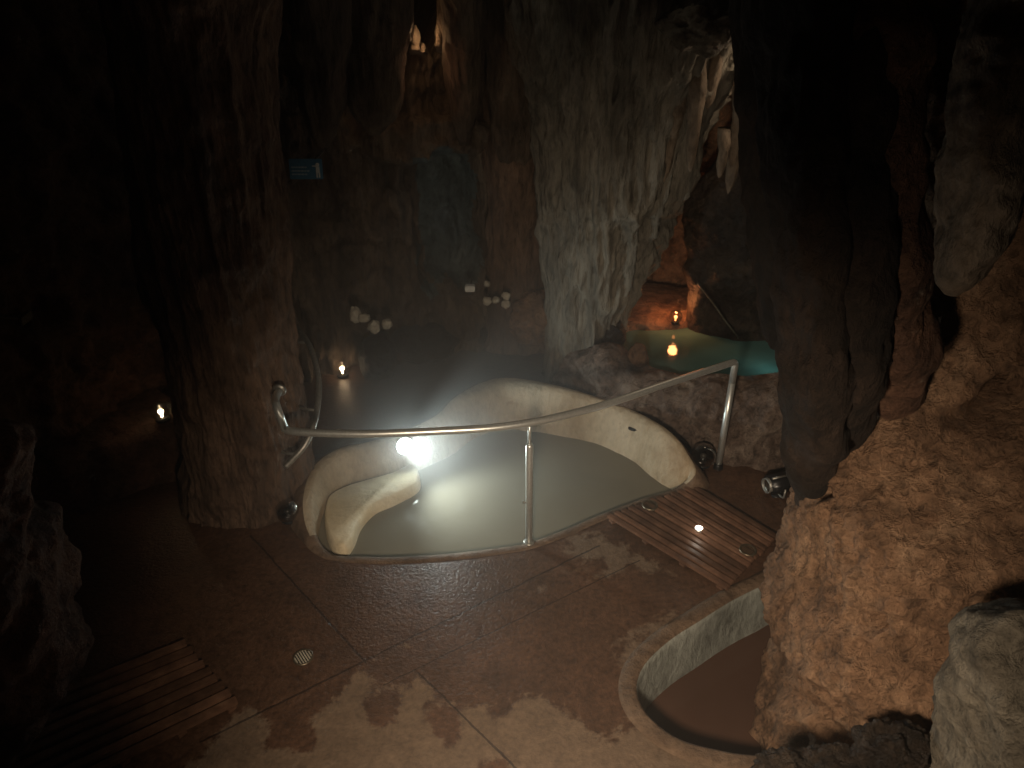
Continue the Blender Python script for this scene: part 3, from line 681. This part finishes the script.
# ------------------------------------------------------------------ duckboards
def duckboard(c0, c1, c2, c3, nsl, label, h=.035):
    """c0-c1 runs along the slats, c0-c3 across them"""
    P = [at_z(*c) for c in (c0, c1, c2, c3)]
    cen = (P[0] + P[1] + P[2] + P[3]) / 4; cen.z = 0
    e = empty('duckboard', cen, label, 'duckboard')
    u = ((P[1] - P[0]) + (P[2] - P[3])).normalized(); v = Vector((-u.y, u.x, 0))
    if v.dot(P[3] - P[0]) < 0: v = -v
    Lu = ((P[1] - P[0]).length + (P[2] - P[3]).length) / 2; Lv = abs(v.dot(((P[3] - P[0]) + (P[2] - P[1])) / 2))
    Z = Vector((0, 0, 1)); sl_ = MB(); pitch = Lv / nsl
    for k in range(nsl):
        t = (k + .5) / nsl; a, b = P[0].lerp(P[3], t), P[1].lerp(P[2], t); ul = (b - a).normalized()
        sl_.box((a + b) / 2 + Z * (h + random.uniform(-.002, .002)) + ul * random.uniform(-.006, .006), ((b - a).length, pitch * .70, .024), (ul, Vector((-ul.y, ul.x, 0)), Z), .004)
    sl_.build('slat_panel', M['wood'], e, False)
    for t in (.05, .35, .66, .95):
        a, b = P[0].lerp(P[1], t), P[3].lerp(P[2], t); vl = (b - a).normalized()
        MB().box((a + b) / 2 + Z * .0125, (.045, (b - a).length * .98, .024), (Vector((vl.y, -vl.x, 0)), vl, Z), .003).build('bearer', M['wood'], e, False)
    return e, cen, u, v
d1, dc, du, dv = duckboard((604, 520), (725, 594), (778, 540), (695, 489), 13, 'brown slatted duckboard between the milky pool and the orange formation')
dkl = duckboard((60, 800), (242, 708), (184, 644), (-60, 742), 9, 'brown slatted duckboard at the bottom left corner')[0]
Z = Vector((0, 0, 1))
for (x, y), kind in (((650, 505), 0), ((699, 528), 1), ((748, 550), 0)):
    p = at_z(x, y, .048)
    if kind:
        e = empty('deck_light', p, 'small glowing round light sunk in the middle of the duckboard', 'light')
        MB().lathe(p, [(0, .0), (.026, .0), (.031, -.004), (.031, -.03)], 26).build('bezel', M['steel'], e)
        MB().lathe(p + Z * .001, [(0, .006), (.015, .005), (.024, .001)], 24).build('lens', M['lamp_deck'], e)
    else:
        lab = 'round slotted drain cover in the duckboard beside the milky pool' if x < 700 else 'dark round slotted drain cover in the duckboard beside the orange formation'
        e = empty('floor_drain', p, lab, 'drain', 'round slotted drain covers in the duckboard')
        MB().lathe(p, [(.044, .002), (.050, .006), (.056, .004), (.058, -.03), (.044, -.03), (.044, .002)], 30).build('ring', M['bronze'], e)
        mb = MB()
        for k in range(-3, 4):
            L = 2 * math.sqrt(max(1e-4, .044 ** 2 - (k * .0125) ** 2)); mb.box(p + du * k * .0125 + Z * -.002, (.007, L, .008), (du, dv, Z), .002)
        mb.build('grille', M['bronze'], e, False)
        MB().lathe(p - Z * .014, [(0, 0), (.044, 0)], 24).build('cup', M['blackplastic'], e)
# floor drain
p = at_z(303, 657, .004)
e = empty('floor_drain', p, 'small round metal drain grate in the brown floor', 'drain')
MB().lathe(p, [(.045, .0), (.050, .004), (.056, .003), (.057, -.01)], 28).build('frame', M['bronze'], e)
mb = MB(); a = Vector((.8, .6, 0)); b = Vector((-.6, .8, 0))
for k in range(-3, 4):
    mb.box(p + a * k * .0135, (.007, 2 * math.sqrt(.046 ** 2 - (k * .0135) ** 2), .006), (a, b, Z), .0015)
mb.build('grate', M['pale'], e, False)
MB().lathe(p - Z * .003, [(0, 0), (.046, 0)], 24).build('sump', M['blackplastic'], e)

# ------------------------------------------------------------------ globe lamps
def globe(p, r, mat, label):
    e = empty('globe_lamp', p, label, 'lamp', 'glass globe lamps')
    MB().lathe(p, [(0, 0), (r * .62, 0), (r * .66, .012), (r * .5, .03), (r * .42, .03)], 28).build('base', M['blackplastic'], e)
    c = p + Z * (r * .88 + .012)
    MB().lathe(c, [(r * math.sin(PI * k / 22), -r * math.cos(PI * k / 22)) for k in range(1, 23)], 36).build('globe', M['smoky_glass'] if mat is M['lamp_off'] else M['glass'], e)
    MB().lathe(c - Z * r * .25, [(0, -r * .5), (r * .10, -r * .45), (r * .11, -r * .1), (r * .2, r * .02), (r * .26, r * .16), (r * .24, r * .28), (r * .14, r * .38), (0, r * .42)], 20).build('bulb', mat, e)
    return c
gl1 = globe(at_z(163, 420, .45), .075, M['lamp_warm'], 'lit glass globe lamp on the dark ledge at the left wall')
gl2 = globe(at_z(343, 376, .0), .085, M['lamp_warm'], 'lit glass globe lamp on the floor at the back, under the pale stones')
gl3 = globe(at_z(702, 465, .02), .092, M['lamp_off'], 'unlit glass globe lamp beside the right end post of the handrail')
gl4 = globe(at_z(289, 520, .02), .080, M['lamp_off'], 'unlit glass globe lamp at the foot of the brown fluted column')
op = at_y(674, 332, 6.22)
gl5 = globe(Vector((op.x, op.y, .50)), .06, M['lamp_orange'], 'small orange glowing lamp on the shore of the far pool')

# black spotlight on the floor
p = at_z(777, 494, 0); e = empty('spotlight', p, 'black box spotlight on a stand, on the floor beside the orange formation', 'spotlight')
c = p + Z * .10; ax = Vector((-.95, -.25, -.05)).normalized(); sx = Vector((-ax.y, ax.x, 0)).normalized(); uz = ax.cross(sx)
if uz.z < 0: uz = -uz
MB().box(c, (.19, .13, .10), (ax, sx, uz), .012).build('housing', M['blackplastic'], e)
MB().lathe(c + ax * .095, [(.0, .0), (.045, .0), (.048, .012), (.055, .016), (.056, -.01)], 24, ax).build('lens_ring', M['dull_steel'], e)
MB().lathe(c + ax * .097, [(0, .002), (.044, .001)], 24, ax).build('lens', M['glass'], e)
MB().box(c + uz * .055, (.13, .02, .008), (ax, sx, uz), .003).build('trim_top', M['dull_steel'], e)
MB().tube(bend([c - sx * .08, c - sx * .08 - Z * .08, p + Z * .008, c + sx * .08 - Z * .08, c + sx * .08], .02), .008, 10).build('yoke', M['dull_steel'], e)
MB().box(p + Z * .006, (.10, .10, .012), None, .004).build('foot', M['blackplastic'], e)
MB().tube([Vector(q) for q in catmull([c - ax * .09, c - ax * .07 + Vector((.01, -.09, -.05)), p + Vector((.04, -.16, .01)), p + Vector((.10, -.30, .01))], 16)], .006, 8).build('cable', M['blackplastic'], e)

# ------------------------------------------------------------------ sign, box and plate
p = at_y(306, 169, 5.42); e = empty('sign', p, 'small blue sign with pale text and a white figure on the dark back wall', 'sign')
X = Vector((1, 0, 0)); Yv = Vector((0, math.cos(.2), -math.sin(.2))); Zv = Vector((0, math.sin(.2), math.cos(.2)))
MB().box(p, (.235, .014, .14), (X, Yv, Zv), .004).build('panel', M['sign_blue'], e, False)
mb = MB()
for zz, w, x0 in ((.012, .10, -.10), (-.013, .12, -.10), (-.036, .09, -.10)):
    x = x0
    while x < x0 + w:
        l = random.choice((.012, .018, .022)); mb.box(p + X * (x + l / 2) + Zv * zz - Yv * .009, (l, .003, .010), (X, Yv, Zv)); x += l + .005
mb.build('lettering', M['sign_grey'], e, False)
ic = p + X * .085 - Yv * .010; mb = MB()
mb.lathe(ic + Zv * .030, [(0, .003), (.013, .002), (.013, -.003)], 16, -Yv)
mb.box(ic - Zv * .006, (.026, .004, .046), (X, Yv, Zv), .002).box(ic - X * .022 + Zv * .020, (.030, .004, .009), (X, Yv, Zv), .001)
mb.box(ic - Zv * .042 - X * .007, (.010, .004, .034), (X, Yv, Zv), .001).box(ic - Zv * .042 + X * .010, (.010, .004, .034), (X, Yv, Zv), .001)
mb.build('figure', M['sign_white'], e, False)
mb = MB(); mb.tube([p + Vector((0, .0, .0)), p + Vector((0, .55, .0))], .010, 8); mb.build('bracket', M['dull_steel'], e)
p = at_y(470, 288, 6.1); e = empty('junction_box', p - Z * .03, 'small white box at the foot of the pale niche', 'box')
MB().box(p, (.085, .06, .055), None, .006).build('housing', M['white'], e, False)
MB().box(p - Vector((0, .031, 0)), (.070, .006, .042), None, .003).build('lid', M['white'], e, False)
MB().tube([p + Vector((0, .02, 0)), p + Vector((0, .25, -.03))], .01, 8).build('cable', M['blackplastic'], e)
p = at_y(26, 318, 3.75); e = empty('wall_plate', p, 'faint pale plate on the dark left wall', 'plate')
mb = MB(); mb.box(p, (.014, .11, .05), None, .004); mb.build('plate', M['bronze'], e, False)
MB().tube([p, p + Vector((-.6, .1, 0))], .012, 8).build('bracket', M['dull_steel'], e)

# ------------------------------------------------------------------ lights
def light(name, kind, loc, power, col, size=.04, target=None, angle=None, blend=.6):
    d = bpy.data.lights.new(name, kind); d.energy = power; d.color = col
    o = bpy.data.objects.new(name, d); COL.objects.link(o); o.location = loc
    if kind == 'AREA': d.size = size
    else: d.shadow_soft_size = size
    if kind == 'SPOT': d.spot_size = math.radians(angle); d.spot_blend = blend
    if target is not None: o.rotation_euler = (Vector(target) - Vector(loc)).to_track_quat('-Z', 'Y').to_euler()
    return o
PL = lp + (CAM - lp).normalized() * .13 + Vector((0, 0, .01))
light('pool_lamp', 'SPOT', PL, 64, (.88, 1.0, .97), .04, PL + Vector((1.0, -.48, -.18)), 112, .8)
light('pool_lamp_spill', 'SPOT', PL, 55, (.88, 1.0, .97), .05, PL + Vector((.85, .52, .36)), 62, 1.0)
light('pool_lamp_glow', 'SPOT', PL, 12, (.88, 1.0, .97), .04, PL + Vector((.2, -.9, .35)), 140, 1.0)
light('lamp_left', 'POINT', gl1, .7, (1, .68, .38), .02)
light('lamp_back', 'POINT', gl2, 1.8, (1, .70, .46), .02)
light('lamp_alcove', 'POINT', gl5 + Vector((0, -.02, .12)), 3.6, (1, .32, .10), .04)
light('lamp_cleft', 'POINT', at_y(426, 40, 6.30), .9, (1, .60, .30), .03)
light('lamp_cleft_front', 'POINT', at_y(432, 75, 6.05), .35, (1, .5, .28), .05)
light('lamp_niche', 'POINT', at_y(447, 215, 6.25), .30, (.85, .97, 1), .05)
light('lamp_teal', 'POINT', at_z(772, 352, .62), .55, (.65, 1, .96), .08)
light('lamp_right_chamber', 'POINT', Vector((1.80, 5.52, 2.62)), 4.5, (1, .74, .5), .06)
light('stair_lamp', 'SPOT', (-.1, .45, 2.2), 385, (1, .79, .57), .14, (.62, 3.1, .2), 96, 1.0)
light('deck_lamp', 'POINT', at_z(699, 528, .12), .25, (1, .9, .75), .02)
light('stalactite_fill', 'SPOT', (.35, .9, 1.9), 15, (1, .82, .62), .08, (1.75, 2.15, 2.2), 70, .9)  # unseen fill, added only to brighten the stalactite
light('roof_lamp', 'POINT', (.1, 5.4, 3.9), 3, (1, .88, .70), .12)

# ------------------------------------------------------------------ thin steam in the whole cave, dark surroundings
w = bpy.data.worlds.new('cave_air'); S.world = w; w.use_nodes = True
nt = w.node_tree; nt.nodes['Background'].inputs[0].default_value = (.02, .016, .012, 1); nt.nodes['Background'].inputs[1].default_value = .3
vs = nt.nodes.new('ShaderNodeVolumeScatter'); vs.inputs['Color'].default_value = (.95, .95, .93, 1)
vs.inputs['Anisotropy'].default_value = .2
g_ = nt.nodes.new('ShaderNodeNewGeometry'); dn = nt.nodes.new('ShaderNodeVectorMath'); dn.operation = 'DISTANCE'
nt.links.new(g_.outputs['Position'], dn.inputs[0]); dn.inputs[1].default_value = (-.55, 4.95, .45)
mr = nt.nodes.new('ShaderNodeMapRange'); mr.interpolation_type = 'SMOOTHSTEP'
mr.inputs[1].default_value = 0; mr.inputs[2].default_value = 2.3; mr.inputs[3].default_value = .20; mr.inputs[4].default_value = .008
nt.links.new(dn.outputs['Value'], mr.inputs[0]); dn2 = nt.nodes.new('ShaderNodeVectorMath'); dn2.operation = 'DISTANCE'
nt.links.new(g_.outputs['Position'], dn2.inputs[0]); dn2.inputs[1].default_value = tuple(PL + Vector((0, 0, .1)))
mr2 = nt.nodes.new('ShaderNodeMapRange'); mr2.interpolation_type = 'SMOOTHSTEP'
mr2.inputs[1].default_value = 0; mr2.inputs[2].default_value = .9; mr2.inputs[3].default_value = .30; mr2.inputs[4].default_value = 0
nt.links.new(dn2.outputs['Value'], mr2.inputs[0])
nt.links.new(math_(nt, 'ADD', mr.outputs[0], mr2.outputs[0]), vs.inputs['Density'])
nt.links.new(vs.outputs[0], nt.nodes['World Output'].inputs['Volume'])
w.cycles.volume_step_size = .25

for o in COL.objects:
    if o.parent is None and o.get('category') and not o.get('kind'): o['kind'] = 'thing'

S.view_settings.view_transform = 'Standard'; S.view_settings.look = 'None'
S.view_settings.exposure = 0; S.view_settings.gamma = 1; S.view_settings.use_curve_mapping = False
S.cycles.use_denoising = True; S.cycles.max_bounces = 8; S.cycles.volume_bounces = 0
S.cycles.sample_clamp_indirect = 4
